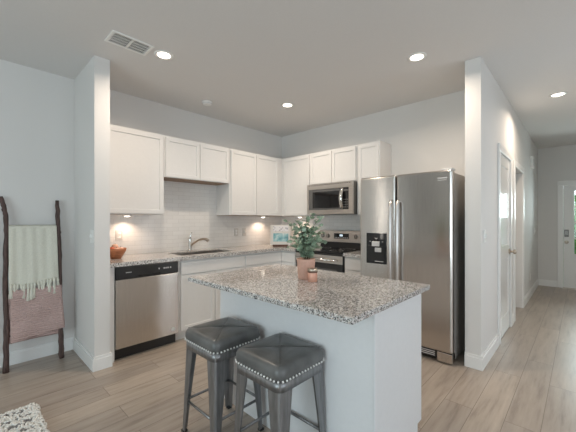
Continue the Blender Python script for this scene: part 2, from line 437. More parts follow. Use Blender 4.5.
# front door in the end wall: built facing -x
d3 = empty_struct('door_3', (8.0, FD[1]-0.004, 0), -PI/2)     # local x runs to world -y, local -y to world -x
W3 = FD[1]-FD[0]-0.008
gx0, gx1, gz0, gz1 = 0.155, W3-0.155, 0.66, 1.86
mb = MB()
mb.box(0, gx0, 0.02, 0.062, 0.012, 1.97).box(gx1, W3, 0.02, 0.062, 0.012, 1.97).box(gx0, gx1, 0.02, 0.062, 0.012, gz0).box(gx0, gx1, 0.02, 0.062, gz1, 1.97)
mb.build('leaf', M_trim, d3)
MB().box(gx0, gx1, 0.038, 0.042, gz0, gz1).build('pane', M_glass, d3)
mb = MB()
for x0, x1, z0, z1 in ((gx0-0.03, gx0, gz0-0.03, gz1+0.03), (gx1, gx1+0.03, gz0-0.03, gz1+0.03), (gx0, gx1, gz0-0.03, gz0), (gx0, gx1, gz1, gz1+0.03)):
    mb.box(x0, x1, 0.006, 0.034, z0, z1, 0.003)
mb.build('glazing_frame', M_trim, d3)
mb = MB()
for k in (1, 2): mb.box(gx0+(gx1-gx0)*k/3-0.011, gx0+(gx1-gx0)*k/3+0.011, 0.028, 0.050, gz0, gz1)
for k in (1, 2, 3): mb.box(gx0, gx1, 0.028, 0.050, gz0+(gz1-gz0)*k/4-0.011, gz0+(gz1-gz0)*k/4+0.011)
mb.build('glazing_bars', M_trim, d3)
mb = MB().box(0.012, 0.076, 0.004, 0.022, 0.985, 1.125, 0.006, 2); lk = mb.build('keypad_lock', M_dark, d3)
mb = MB()
for r in range(4):
    for c in range(3): mb.box(0.022+c*0.016, 0.034+c*0.016, 0.001, 0.006, 1.03+r*0.02, 1.043+r*0.02)
mb.build('keypad_buttons', M_grey, lk)
lever_set(d3, 0.044, 0.022, 0.885, 1)
mb = MB()
for y0, y1, z0, z1 in ((FD[1], FD[1]+0.082, 0, 1.9745), (FD[0]-0.082, FD[0], 0, 1.9745), (FD[0]-0.082, FD[1]+0.082, 1.975, 2.06)):
    mb.box(7.982, 8.0, y0, y1, z0, z1, 0.004)
struct('trim_3', mb, M_trim)
struct('trim_4', MB().box(7.985, 8.12, FD[0], FD[1], 0, 0.012), M_nickel)      # metal sill of the front door

# the front yard beyond the door glass
struct('ground', MB().box(8.12, 22, -9, 9, -0.30, -0.14), M_grass)
for i, (x, y) in enumerate(((12.2, -3.2), (12.0, -1.3), (12.3, 0.6), (12.1, 2.5))):
    mb = MB()
    rr = random.Random(i)
    mb.ball((0,0,0), 0.75, 1, 1, 1.75, 3); bmesh.ops.translate(mb.bm, vec=(0,0,1.25), verts=mb.bm.verts)
    for v in mb.bm.verts: v.co += (v.co-Vector((0,0,1.25))).normalized()*rr.uniform(-0.09, 0.09)
    o = mb.build('shrub', M_hedge); o.location = (x, y, -0.24)
    tag(o, 'rounded green shrub in the yard beyond the front door glass', 'shrub', 'shrubs beyond the front door')

# ------------------------------------------------------------ base cabinets
CT = 0.876                      # underside of the worktops
def base_cabinet(name, label, W, loc, rz, front, D=0.60):
    """front: list of ('door'|'drawer', x0, x1, z0, z1); face at local y=0, carcass behind it"""
    t = thing(name, label, 'cabinet', loc, rz)
    if 'sink' in name: MB().box(0, 0.016, 0, D, 0.10, CT).box(W-0.016, W, 0, D, 0.10, CT).box(0.016, W-0.016, D-0.012, D, 0.10, CT).box(0.016, W-0.016, 0, D-0.012, 0.10, 0.116).box(0.016, W-0.016, 0, 0.018, 0.116, CT).build('body', M_cab, t)
    else: MB().box(0, W, 0, D, 0.10, CT).build('body', M_cab, t)
    MB().box(0, W, 0.06, D, 0, 0.10).build('toe_kick', M_cab, t)
    for kind, x0, x1, z0, z1 in front:
        MB().panel(x0, x1, z0, z1, 0, fw=0.058 if kind == 'door' else 0.001, rec=0.009 if kind == 'door' else 0.0).build(kind, M_cab, t)
    return t
CF = 3.145                      # carcass front of the sink run (doors stand 2 cm proud)
base_cabinet('sink_base_cabinet', 'white base cabinet with two panelled doors under the sink, right of the dishwasher', 0.90, (1.60, CF, 0), 0,
    [('false_front', 0.035, 0.885, 0.722, 0.850), ('door', 0.035, 0.455, 0.115, 0.708), ('door', 0.465, 0.885, 0.115, 0.708)], D=0.603)
base_cabinet('corner_base_cabinet', 'white corner base cabinet with a long drawer front, right of the sink cabinet', 1.304, (2.501, CF, 0), 0,
    [('drawer', 0.02, 0.665, 0.722, 0.850), ('door', 0.02, 0.665, 0.115, 0.708)], D=0.603)
RF = 3.19                       # carcass front of the range run
base_cabinet('narrow_base_cabinet', 'narrow white base cabinet between the kitchen corner and the left side of the range', 0.295, (RF, CF-0.001, 0), -PI/2,
    [('drawer', 0.02, 0.285, 0.722, 0.850), ('door', 0.02, 0.285, 0.115, 0.708)], D=0.612)
base_cabinet('narrow_base_cabinet', 'narrow white base cabinet between the range and the refrigerator', 0.298, (RF, 2.07, 0), -PI/2,
    [('drawer', 0.012, 0.286, 0.722, 0.850), ('door', 0.012, 0.286, 0.115, 0.708)], D=0.612)
tag(MB().box(WX1+0.001, 0.978, CF-0.018, BY-0.008, 0, CT).build('filler_panel', M_cab), 'narrow white filler panel left of the dishwasher against the wall stub', 'panel')

# worktops
SX0, SX1, SY0, SY1 = 1.70, 2.42, 3.23, 3.60
mb = MB()
yf, yb = 3.105, BY-0.0065
mb.box(WX1+0.001, SX0, yf, yb, CT, 0.914).box(SX1, AX-0.007, yf, yb, CT, 0.914).box(SX0, SX1, yf, SY0, CT, 0.914).box(SX0, SX1, SY1, yb, CT, 0.914)
mb.box(RF-0.04, AX-0.007, 2.848, yf, CT, 0.914)
tag(mb.build('worktop', M_gran), 'long speckled granite worktop along the sink wall, turning the corner', 'worktop')
tag(MB().box(RF-0.04, AX-0.007, 1.773, 2.070, CT, 0.914).build('worktop', M_gran), 'short piece of granite worktop between range and refrigerator', 'worktop')

# sink and tap
t = thing('kitchen_sink', 'undermount steel sink set in the granite worktop right of the dishwasher', 'sink', ((SX0+SX1)/2, (SY0+SY1)/2, 0.70))
mb = MB(); hx, hy = (SX1-SX0)/2, (SY1-SY0)/2
for x0, x1, y0, y1, z0, z1 in ((-hx, hx, -hy, -hy+0.004, 0, 0.205), (-hx, hx, hy-0.004, hy, 0, 0.205), (-hx, -hx+0.004, -hy, hy, 0, 0.205), (hx-0.004, hx, -hy, hy, 0, 0.205), (-hx, hx, -hy, hy, -0.004, 0)):
    mb.box(x0, x1, y0, y1, z0, z1)
mb.build('basin', M_steelh, t)
MB().tube([(0,0,0), (0,0,0.006)], 0.045, 24).build('drain', M_chrome, t)
t = thing('kitchen_tap', 'single-lever chrome kitchen tap behind the sink', 'tap', (2.03, 3.655, 0.914))
MB().lathe([(0,0), (0.030,0), (0.030,0.010), (0.022,0.022), (0.021,0.15), (0.018,0.17), (0,0.172)], 20).build('base', M_chrome, t)
MB().tube([(0,0,0.155), (0.002,-0.004,0.18), (0.012,-0.012,0.215), (0.020,-0.018,0.235)], [0.016,0.011,0.008,0.009], 12).build('lever', M_chrome, t)
pts = [(0,0,0.055), (0.025,-0.05,0.10), (0.06,-0.11,0.14), (0.09,-0.165,0.155), (0.115,-0.205,0.150), (0.128,-0.228,0.132)]
MB().tube(pts, [0.014,0.013,0.013,0.015,0.018,0.019], 14).build('spout', M_nickel, t)

# ------------------------------------------------------------ dishwasher
t = thing('dishwasher', 'stainless steel dishwasher with a black control strip under the granite worktop', 'dishwasher', (0.980, 3.14, 0))
W = 0.617
MB().box(0.003, W-0.003, 0.002, 0.58, 0.10, CT-0.004).build('body', M_dark, t)
MB().box(0.006, W-0.006, 0.03, 0.5, 0, 0.10).build('kick_plate', M_black, t)
MB().box(0.004, W-0.004, -0.030, 0.002, 0.112, 0.752, 0.005, 2).build('door', M_steel, t)
cp = MB().box(0.004, W-0.004, -0.034, 0.002, 0.756, CT-0.006, 0.006, 2).build('control_panel', M_black, t)
MB().box(0.20, 0.42, -0.0355, -0.033, 0.758, 0.779, 0.001).build('pocket_handle', M_bglass, cp)
mb = MB()                                     # maker's mark, a short pale wordmark
for k in range(6): mb.box(0.090+k*0.009, 0.096+k*0.009, -0.0352, -0.0335, 0.811, 0.819)
mb.build('wordmark', M_grey, cp)
for x in (0.40, 0.452, 0.472, 0.492, 0.520):
    MB().box(x, x+0.012, -0.0360, -0.0335, 0.812, 0.826, 0.001).build('button', M_grey, cp)
MB().tube([(0.555,-0.031,0.165), (0.555,-0.0302,0.165)], 0.022, 20).build('round_sticker', M_grey, t)

# ------------------------------------------------------------ wall cabinets
UF = 3.44                        # carcass front of the sink wall uppers
def wall_cabinet(name, label, W, loc, rz, z0, z1, doors, D):
    t = thing(name, label, 'cabinet', (loc[0], loc[1], z0), rz)
    H = z1-z0
    MB().box(0, W, 0, D, 0.004, H, 0.0).build('body', M_cab, t)
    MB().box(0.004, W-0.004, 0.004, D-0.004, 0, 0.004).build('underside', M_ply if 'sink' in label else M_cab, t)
    for x0, x1 in doors:
        MB().panel(x0, x1, 0.010, H-0.022, 0).build('door', M_cab, t)
    return t
U0, U1 = 1.372, 2.275
DU = BY-UF-0.0005
wall_cabinet('wall_cabinet', 'white single-door wall cabinet beside the wall stub, above the dishwasher', 0.662, (0.926, UF, 0), 0, U0, U1, [(0.07, 0.650)], DU-0.006)
wall_cabinet('wall_cabinet', 'short white two-door wall cabinet above the sink', 0.894, (1.592, UF, 0), 0, 1.795, U1, [(0.014, 0.442), (0.450, 0.878)], DU-0.006)
wall_cabinet('wall_cabinet', 'tall white two-door wall cabinet right of the sink, reaching the corner', 1.310, (2.490, UF, 0), 0, U0, U1, [(0.020, 0.462), (0.470, 0.912)], DU-0.006)
UR = 3.50
DR = AX-UR-0.0065
wall_cabinet('wall_cabinet', 'white single-door wall cabinet in the corner, left of the microwave', 0.578, (UR, UF-0.003, 0), -PI/2, U0, U1, [(0.055, 0.568)], DR)
wall_cabinet('wall_cabinet', 'short white two-door wall cabinet above the microwave', 0.766, (UR, 2.855, 0), -PI/2, 1.812, U1, [(0.012, 0.379), (0.387, 0.754)], DR)
wall_cabinet('wall_cabinet', 'narrow white single-door wall cabinet between microwave and refrigerator top', 0.312, (UR, 2.085, 0), -PI/2, U0, U1, [(0.022, 0.300)], DR)

# puck lights under the wall cabinets
def puck(label, x, y, power):
    t = thing('under_cabinet_light', label, 'light', (x, y, 1.352), 0, 'puck lights under the wall cabinets')
    MB().lathe([(0.020,0.0), (0.036,0.002), (0.036,0.020), (0,0.020)], 24).build('housing', M_white, t)
    MB().lathe([(0,-0.007), (0.022,-0.006), (0.030,0.0), (0.0195,0.003), (0,0.003)], 20).build('lens', M_lens, t)
    d = bpy.data.lights.new('puck_lamp', 'SPOT'); d.energy = power; d.color = (1.0,0.74,0.55); d.spot_size = math.radians(150); d.spot_blend = 0.8; d.shadow_soft_size = 0.018
    o = bpy.data.objects.new('puck_lamp', d); COL.objects.link(o); o.parent = t; o.location = (0,0,-0.03)
puck('small round light under the wall cabinet above the dishwasher', 1.262, 3.63, 7)
puck('small round light under the wall cabinet right of the sink', 3.26, 3.62, 7)
puck('small round light under the corner wall cabinet beside the microwave', 3.68, 3.22, 5)

# ------------------------------------------------------------ microwave
t = thing('microwave', 'stainless over-the-range microwave with black window', 'microwave', (3.435, 2.846, 1.387), -PI/2)
W, H = 0.752, 0.420
MB().box(0, W, 0, AX-3.435-0.008, 0, H).build('body', M_dark, t)
mb = MB()
mb.box(0, W, -0.030, 0, H-0.075, H, 0.004).box(0, W, -0.030, 0, 0, 0.062, 0.004).box(0, 0.032, -0.030, 0, 0.062, H-0.075).box(W-0.060, W, -0.030, 0, 0.062, H-0.075)
d = mb.build('door', M_steelh, t)
MB().box(0.032, W-0.150, -0.024, 0, 0.062, H-0.075).build('window', M_mglass, d)
MB().box(0.10, W-0.21, -0.026, -0.024, 0.085, H-0.11, 0.001).build('window_screen', M_bglass, d)
cp = MB().box(W-0.150, W-0.060, -0.026, 0, 0.062, H-0.075).build('control_panel', M_bglass, t)
MB().box(W-0.138, W-0.066, -0.028, -0.026, H-0.125, H-0.100).build('display', M_dark, cp)
for r in range(4):
    for c in range(3):
        MB().box(W-0.138+c*0.024, W-0.124+c*0.024, -0.0275, -0.026, 0.085+r*0.032, 0.100+r*0.032).build('button', M_dark, cp)
hp = [(W-0.158, -0.026 - 0.042*math.sin(PI*k/10), 0.072 + (H-0.155)*k/10) for k in range(11)]
MB().tube(hp, [0.012]+[0.017]*9+[0.012], 12, flat=1.5).build('handle', M_chrome, d)
mb = MB()
for k in range(20): mb.box(0.03+k*0.035, 0.055+k*0.035, -0.0312, -0.0295, H-0.020, H-0.014)
mb.build('vent_slots', M_black, d)

# ------------------------------------------------------------ range
t = thing('range', 'freestanding stainless range with black cooktop and knobbed backguard', 'range', (3.185, 2.840, 0), -PI/2)
W = 0.762
MB().box(0.002, W-0.002, 0, 0.60, 0.03, 0.895).build('body', M_dark, t)
for x in (0.05, W-0.05):
    for y in (0.05, 0.55): MB().tube([(x,y,0), (x,y,0.03)], 0.018, 10).build('foot', M_black, t)
ct = MB().box(0.0, W, -0.028, 0.535, 0.895, 0.917, 0.004).build('cooktop', M_bglass, t)
for x, y, r in ((0.2,0.13,0.10), (0.56,0.13,0.085), (0.2,0.39,0.075), (0.56,0.39,0.10)):
    MB().lathe([(r-0.004,0.9172), (r,0.9176), (r+0.002,0.9172)], 32, (x,y,0)).build('burner_ring', M_grey, ct)
MB().box(0.0, W, 0.535, 0.605, 0.895, 1.155, 0.006, 2).build('backguard_shell', M_dark, t)
bg = MB().box(0.0, W, 0.515, 0.540, 0.995, 1.158, 0.005, 2).build('backguard', M_steelh, t)
MB().box(0.0, W, 0.528, 0.540, 0.917, 0.995).build('vent_strip', M_black, t)
MB().box(0.255, 0.505, 0.511, 0.516, 1.045, 1.120, 0.002).build('display_panel', M_bglass, bg)
MB().box(0.355, 0.405, 0.5095, 0.512, 1.080, 1.105).build('clock', M_disp, bg)
mb = MB()
for k in range(8): mb.box(0.268+k*0.029, 0.286+k*0.029, 0.5098, 0.512, 1.056, 1.064)
mb.build('key_row', M_grey, bg)
for x in (0.055, 0.150, 0.612, 0.707):
    kn = MB().tube([(x,0.516,1.082), (x,0.508,1.082), (x,0.490,1.082), (x,0.486,1.082)], [0.031,0.026,0.024,0.020], 20).build('knob', M_steelh, bg)
    MB().box(x-0.004, x+0.004, 0.482, 0.487, 1.062, 1.102).build('pointer', M_black, kn)
od = MB().box(0.004, W-0.004, -0.028, 0, 0.225, 0.890, 0.004).build('oven_door', M_black, t)
MB().box(0.004, W-0.004, -0.031, -0.027, 0.770, 0.868).build('top_band', M_steelh, od)
MB().box(0.09, W-0.09, -0.030, -0.027, 0.36, 0.70).build('window', M_mglass, od)
mb = MB().tube([(0.05,-0.075,0.815), (W-0.05,-0.075,0.815)], 0.013, 14)
for x in (0.075, W-0.075): mb.tube([(x,-0.075,0.815), (x,-0.03,0.815)], 0.010, 10)
mb.build('handle', M_chrome, od)
MB().box(0.004, W-0.004, -0.028, 0, 0.05, 0.215, 0.004).build('storage_drawer', M_steelh, t)

# ------------------------------------------------------------ refrigerator
FX, FY = 3.015, 1.762
t = thing('refrigerator', 'stainless side-by-side refrigerator with ice dispenser', 'refrigerator', (FX, FY, 0), -PI/2)
W, H, SPL = 0.930, 1.765, 0.406
MB().box(0.006, W-0.006, 0.082, 0.765, 0.028, 1.745, 0.006).build('body', M_fside, t)
for x in (0.07, W-0.07):
    for y in (0.16, 0.70): MB().tube([(x,y,0), (x,y,0.03)], 0.022, 10).build('foot', M_black, t)
dl = MB().box(0, SPL-0.004, 0, 0.075, 0.105, H, 0.016, 4).build('freezer_door', M_steel, t)
dr = MB().box(SPL+0.004, W, 0, 0.075, 0.105, H, 0.020, 4).build('refrigerator_door', M_steel, t)
def fridge_handle(x, par):
    pts = [(x, -0.004, 1.500), (x, -0.040, 1.485), (x, -0.052, 1.440), (x, -0.056, 1.0), (x, -0.052, 0.480), (x, -0.040, 0.435), (x, -0.004, 0.420)]
    MB().tube(pts, 0.0155, 12, flat=1.0).build('handle', M_hand, par)
fridge_handle(SPL-0.036, dl); fridge_handle(SPL+0.036, dr)
# dispenser
x0, x1, z0, z1 = 0.080, 0.310, 0.850, 1.172
dp = MB().box(x0, x1, -0.006, 0.004, z0, z1, 0.003).build('dispenser_panel', M_bglass, dl)
MB().box(x0+0.018, x1-0.018, -0.0075, -0.004, z0+0.03, z0+0.19, 0.001).build('recess', M_black, dp)
MB().box(x0+0.075, x0+0.155, -0.030, -0.006, z0+0.185, z0+0.235, 0.004).build('ice_chute', M_grey, dp)
MB().box(x0+0.105, x0+0.175, -0.022, -0.006, z0+0.125, z0+0.170, 0.004).build('paddle', M_grey, dp)
MB().box(x0+0.10, x1-0.035, -0.0085, -0.006, z0+0.024, z0+0.030).build('drip_line', M_grey, dp)
MB().tube([(x0+0.10,-0.007,z1-0.05), (x0+0.115,-0.007,z1-0.062), (x0+0.130,-0.007,z1-0.05)], 0.003, 8).build('touch_icon', M_grey, dp)
for k in range(5): MB().box(x0+0.04+k*0.035, x0+0.052+k*0.035, -0.0075, -0.006, z1-0.092, z1-0.086).build('touch_icon', M_grey, dp)
mb = MB()                                   # worn wordmark at the top of the wide door
for k in range(7): mb.box(W-0.125+k*0.012, W-0.117+k*0.012, -0.0012, 0.001, H-0.078, H-0.066)
for k in range(9): mb.box(W-0.125+k*0.009, W-0.119+k*0.009, -0.0012, 0.001, H-0.094, H-0.088)
mb.build('wordmark', M_grey, dr)
MB().box(0.012, W-0.012, 0.030, 0.082, 0.030, 0.098, 0.004).build('kick_grille', M_black, t)
mb = MB()
for z in (0.045, 0.062, 0.079): mb.box(0.09, W-0.16, 0.026, 0.031, z, z+0.008)
mb.build('grille_slats', M_grey, t)
MB().box(W-0.135, W-0.004, 0.010, 0.10, 0.012, 0.100, 0.006, 2).build('hinge_cover', M_steel, t)
MB().box(W-0.10, W-0.01, 0.02, 0.13, H, H+0.018, 0.005).build('hinge_cap', M_grey, t)
MB().box(0.01, 0.10, 0.02, 0.13, H, H+0.018, 0.005).build('hinge_cap', M_grey, t)

# ------------------------------------------------------------ island
t = thing('island_cabinet', 'pale grey-white kitchen island base beneath the granite slab', 'kitchen island', (0,0,0))
IX0, IX1, IY0, IY1 = 1.335, 1.945, 0.705, 1.955
IT = 0.884
MB().box(IX0+0.012, IX1-0.02, IY0+0.012, IY1-0.012, 0.10, IT-0.001).build('body', M_isl, t)
MB().box(IX0+0.012, IX1-0.075, IY0+0.012, IY1-0.012, 0, 0.10).build('toe_kick', M_isl, t)
MB().box(IX0, IX0+0.012, IY0, IY1, 0, IT-0.001).build('back_panel', M_isl, t)
MB().box(IX0+0.012, IX1-0.02, IY0, IY0+0.012, 0.10, IT-0.001).box(IX0+0.012, IX1-0.08, IY0, IY0+0.012, 0, 0.10).build('end_panel', M_isl, t)
MB().box(IX0+0.012, IX1-0.02, IY1-0.012, IY1, 0.10, IT-0.001).box(IX0+0.012, IX1-0.08, IY1-0.012, IY1, 0, 0.10).build('end_panel', M_isl, t)
MB().box(IX0-0.006, IX0+0.030, IY0-0.006, IY0, 0, IT-0.001, 0.002).build('corner_strip', M_isl, t)
for k in range(3):
    mb = MB().panel(0.005+k*0.4135, 0.4135+k*0.4135-0.005, 0.115, 0.705, 0)
    mb2 = MB().panel(0.005+k*0.4135, 0.4135+k*0.4135-0.005, 0.718, 0.868, 0, fw=0.001, rec=0)
    for nm, q in (('door', mb), ('drawer', mb2)):
        o = q.build(nm, M_isl, t); o.location = (IX1-0.02, IY0+0.005, 0); o.rotation_euler = (0,0,PI/2)
mb = MB().box(1.088, 1.982, 0.672, 1.985, IT, 0.914, 0.004, 2)
tag(mb.build('island_worktop', M_gran), 'rectangular speckled granite slab on top of the kitchen island', 'worktop')

# ------------------------------------------------------------ stools
def rsq(h, r, n=5):
    """outline of a rounded square of half size h"""
    out = []
    for cx, cy, a0 in ((h-r,h-r,0), (-h+r,h-r,PI/2), (-h+r,-h+r,PI), (h-r,-h+r,1.5*PI)):
        for k in range(n+1):
            a = a0 + PI/2*k/n; out.append((cx+r*math.cos(a), cy+r*math.sin(a)))
    return out
def loft(mb, rings, cap_top=True, cap_bot=True):
    vr = [[mb.bm.verts.new(p) for p in ring] for ring in rings]; n = len(vr[0])
    for a, b in zip(vr, vr[1:]):
        for k in range(n): mb.bm.faces.new((a[k], a[(k+1)%n], b[(k+1)%n], b[k])).smooth = True
    if cap_bot: mb.bm.faces.new(vr[0][::-1])
    if cap_top: mb.bm.faces.new(vr[-1])
    return mb
def make_stool(label, loc, rz):
    t = thing('counter_stool', label, 'stool', loc, rz, 'counter stools at the island')
    HS = 0.180
    # padded seat, pulled down along its diagonals
    prof = [(HS-0.008, 0.560), (HS-0.001, 0.566), (HS+0.003, 0.585), (HS+0.002, 0.610), (HS-0.006, 0.626), (HS-0.022, 0.634)]
    mb = MB(); rings = [[(x, y, z) for x, y in rsq(h, 0.045)] for h, z in prof]
    vr = loft(mb, rings, cap_top=False)
    for f in (0.80, 0.58, 0.36, 0.14):
        h = (HS-0.022)*f; crown = 0.634 + 0.010*(1-f)
        rings.append([(x, y, crown - 0.0035*(abs(abs(x)-abs(y)) < 0.018*f+0.006)) for x, y in rsq(h, 0.045*f)])
    mb.bm.free(); mb.bm = bmesh.new(); loft(mb, rings)
    seat = mb.build('seat', M_leath, t)
    # seams crossing the leather from corner to corner
    mb = MB(); q = HS-0.022
    for sx, sy in ((1,1), (1,-1)):
        mb.tube([(sx*u*q, sy*u*q, 0.6325 + 0.0095*(1-abs(u))) for u in [k/6-1 for k in range(13)]], 0.0022, 6)
    mb.build('seam', M_leath, seat)
    # row of nail heads
    mb = MB(); pts = rsq(HS+0.003, 0.046, 12); per = []
    L = 0; n = len(pts); step = 0.0225
    acc = 0.0
    for i in range(n):
        a, b = Vector(pts[i]), Vector(pts[(i+1)%n]); l = (b-a).length; s_ = -acc
        pos = step - acc
        while pos <= l:
            p = a + (b-a)*(pos/l); mb.ball((p.x, p.y, 0.570), 0.0068, sub=1); pos += step
        acc = l - (pos - step)
    mb.build('nailhead_trim', M_nail, seat)
    mb = MB(); loft(mb, [[(x, y, z) for x, y in rsq(h, 0.045)] for h, z in ((HS-0.001, 0.518), (HS-0.003, 0.561))], True, True)
    mb.build('seat_frame', M_gun, t)
    # pressed steel legs at the corners: broad at the seat, narrow at the foot
    t.scale = (0.955, 0.955, 1.016)
    FT = 0.187
    for sx, sy in ((1,1), (1,-1), (-1,1), (-1,-1)):
        mb = MB(); rings = []
        for f in [k/8 for k in range(9)]:
            z = 0.560*(1-f) + 0.014*f
            c = (HS-0.012)*(1-f) + FT*f; wdt = 0.092*(1-f)**1.2 + 0.036*(1-(1-f)**1.2); dep = 0.030*(1-f) + 0.022*f
            # L-shaped channel with a rounded outer corner
            prof = [(c-wdt, c), (c-0.014, c), (c-0.005, c-0.003), (c-0.003, c-0.005), (c, c-0.014), (c, c-wdt), (c-0.006, c-wdt), (c-dep*0.55, c-dep*0.55), (c-wdt, c-0.006)]
            pr = [(sx*x, sy*y, z) for x, y in prof]
            rings.append(pr)
        loft(mb, rings)
        for f_ in mb.bm.faces: f_.smooth = False
        lg = mb.build('leg', M_gun, t)
        MB().box(sx*FT-0.016-sx*0.012, sx*FT+0.016-sx*0.012, sy*FT-0.016-sy*0.012, sy*FT+0.016-sy*0.012, 0, 0.016, 0.003).build('rubber_foot', M_black, lg)
    zr = 0.195; f = (0.560-zr)/0.546; c = (HS-0.012)*(1-f) + FT*f - 0.012
    for (x0,y0), (x1,y1) in (((-c,-c),(c,-c)), ((c,-c),(c,c)), ((c,c),(-c,c)), ((-c,c),(-c,-c))):
        MB().tube([(x0,y0,zr), (x1,y1,zr)], 0.0085, 10, flat=0.75).build('stretcher', M_gun, t)
    zr = 0.49; f = (0.560-zr)/0.546; c = (HS-0.012)*(1-f) + FT*f - 0.012
    mb = MB()
    mb.tube([(-c,-c,zr), (0,0,zr-0.01), (c,c,zr)], 0.007, 8); mb.tube([(-c,c,zr), (0,0,zr-0.01), (c,-c,zr)], 0.007, 8)
    mb.build('cross_brace', M_gun, t)
    return t
make_stool('metal counter stool with dark leather seat, the one nearer the dishwasher', (1.122, 1.618, 0), math.radians(0))
make_stool('metal counter stool with dark leather seat, the one nearer the island slab corner', (1.151, 1.146, 0), math.radians(0))

# ------------------------------------------------------------ potted plant and candle on the island
PX, PY = 1.607, 1.351
t = thing('potted_plant', 'round-leaved green plant in a pale terracotta pot on the island', 'plant', (PX, PY, 0.914))
MB().lathe([(0,0), (0.050,0), (0.053,0.004), (0.062,0.126), (0.064,0.136), (0.059,0.136), (0.056,0.118), (0,0.118)], 32).build('pot', M_terra, t)
MB().lathe([(0.0558,0.1185), (0.052,0.124), (0,0.128)], 20).build('soil', M_soil, t)
rp = random.Random(11)
ms, ml = MB(), MB()
def leaf(mb, p, d, size, rr):
    d = Vector(d).normalized(); side = d.cross(Vector((rr.uniform(-1,1), rr.uniform(-1,1), rr.uniform(0.2,1)))).normalized(); nrm = side.cross(d)
    out = [(0,0), (0.25,0.36), (0.55,0.46), (0.85,0.28), (1.0,0), (0.85,-0.28), (0.55,-0.46), (0.25,-0.36)]
    ctr = mb.bm.verts.new(p + d*size*0.5 - nrm*size*0.07)
    vs = [mb.bm.verts.new(p + d*(u*size) + side*(v*size) + nrm*(abs(v)*0.18 - u*u*0.12)*size) for u, v in out]
    for k in range(8): mb.bm.faces.new((ctr, vs[k], vs[(k+1)%8])).smooth = True
SIDE = Vector((math.sin(HEAD), -math.cos(HEAD), 0))
stems = [(-0.125,0.02,0.295), (-0.07,-0.03,0.30), (-0.03,0.04,0.27), (0.0,-0.02,0.33), (0.045,0.03,0.36), (0.10,0.0,0.325), (0.115,-0.02,0.27), (-0.095,0.05,0.17), (0.085,-0.05,0.18), (0.02,-0.07,0.20), (-0.03,0.07,0.22), (0.06,0.06,0.25), (-0.05,-0.065,0.13), (-0.12,-0.02,0.10), (0.12,0.03,0.13), (0.09,0.06,0.08), (-0.08,0.07,0.09), (0.03,-0.09,0.09), (0.0,0.09,0.16), (-0.105,0.03,0.14), (0.105,-0.03,0.155), (-0.09,-0.05,0.235), (0.115,0.04,0.205), (0.075,-0.01,0.11), (-0.06,0.0,0.20), (0.05,-0.02,0.24)]
FWD = Vector((math.cos(HEAD), math.sin(HEAD), 0))
for sx, sf, hh in stems:
    tip = SIDE*sx + FWD*sf + Vector((0,0,0.130+hh*0.86))
    b0 = Vector((rp.uniform(-0.02,0.02), rp.uniform(-0.02,0.02), 0.124))
    ctrl = b0*0.4 + Vector((tip.x*0.35, tip.y*0.35, b0.z + (tip.z-b0.z)*0.72))
    pts = [b0*(1-u)**2 + ctrl*2*u*(1-u) + tip*u*u for u in [k/9 for k in range(10)]]
    ms.tube(pts, [0.0022*(1-0.5*k/9) for k in range(10)], 5)
    for k in range(1, 10):
        for s_ in range(3 if k < 8 else 2):
            ang = rp.uniform(0, 2*PI)
            dr_ = Vector((math.cos(ang), math.sin(ang), rp.uniform(-0.25,0.55)))
            leaf(ml, pts[k], dr_, rp.uniform(0.026, 0.046)*(1.05-0.35*k/9), rp)
ms.build('stems', M_stem, t)
ml.build('foliage', M_leaf, t, recalc=False)
t = thing('candle_tin', 'small copper candle tin with a pale lid beside the plant pot', 'candle', (1.559, 1.256, 0.914))
MB().lathe([(0,0), (0.029,0), (0.031,0.003), (0.031,0.066), (0.029,0.068), (0,0.068)], 32).build('tin', M_copper, t)
ld = MB().lathe([(0.0305,0.066), (0.0325,0.068), (0.0325,0.082), (0.030,0.085), (0,0.085)], 32).build('lid', M_nickel, t)
ld['label'] = 'pale brass lid'
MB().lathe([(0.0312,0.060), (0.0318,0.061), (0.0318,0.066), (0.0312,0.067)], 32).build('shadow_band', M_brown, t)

# ------------------------------------------------------------ bowl of fruit, book stand on the worktop
t = tag(MB().lathe([(0,0), (0.045,0), (0.050,0.006), (0.090,0.075), (0.097,0.105), (0.092,0.105), (0.084,0.076), (0.044,0.012), (0,0.010)], 32).build('fruit_bowl', M_wood),
        'reddish wooden bowl of fruit on the worktop above the dishwasher', 'bowl'); t.location = (1.105, 3.480, 0.914)
fr = [(0.0,0.0,0.050,0.036,0), (0.045,0.01,0.082,0.034,0), (-0.040,0.025,0.080,0.034,1), (-0.01,-0.044,0.083,0.034,0), (0.012,0.046,0.086,0.033,0), (-0.012,-0.002,0.119,0.033,0), (-0.052,-0.030,0.100,0.027,1)]
names = ['in the bottom of the wooden bowl', 'at the right rim of the wooden bowl', 'at the left back rim of the wooden bowl', 'at the front rim of the wooden bowl', 'at the far rim of the wooden bowl', 'on top of the wooden bowl', 'at the left front rim of the wooden bowl']
for (x,y,z,r,k), nm in zip(fr, names):
    q = thing('peach' if k == 0 else 'apple', ('pale peach-coloured fruit ' if k == 0 else 'red-orange fruit ') + nm, 'fruit', (1.105+x, 3.480+y, 0.914+z), 0, 'fruit in the wooden bowl')
    MB().lathe([(0,-r*0.92), (r*0.35,-r*0.95), (r*0.8,-r*0.6), (r,0), (r*0.85,r*0.55), (r*0.4,r*0.86), (r*0.12,r*0.80), (0,r*0.72)], 20).build('flesh', M_peach if k == 0 else M_red, q)
    MB().tube([(0,0,r*0.7), (0.003,0.002,r*1.15)], 0.002, 6).build('stalk', M_stem, q)

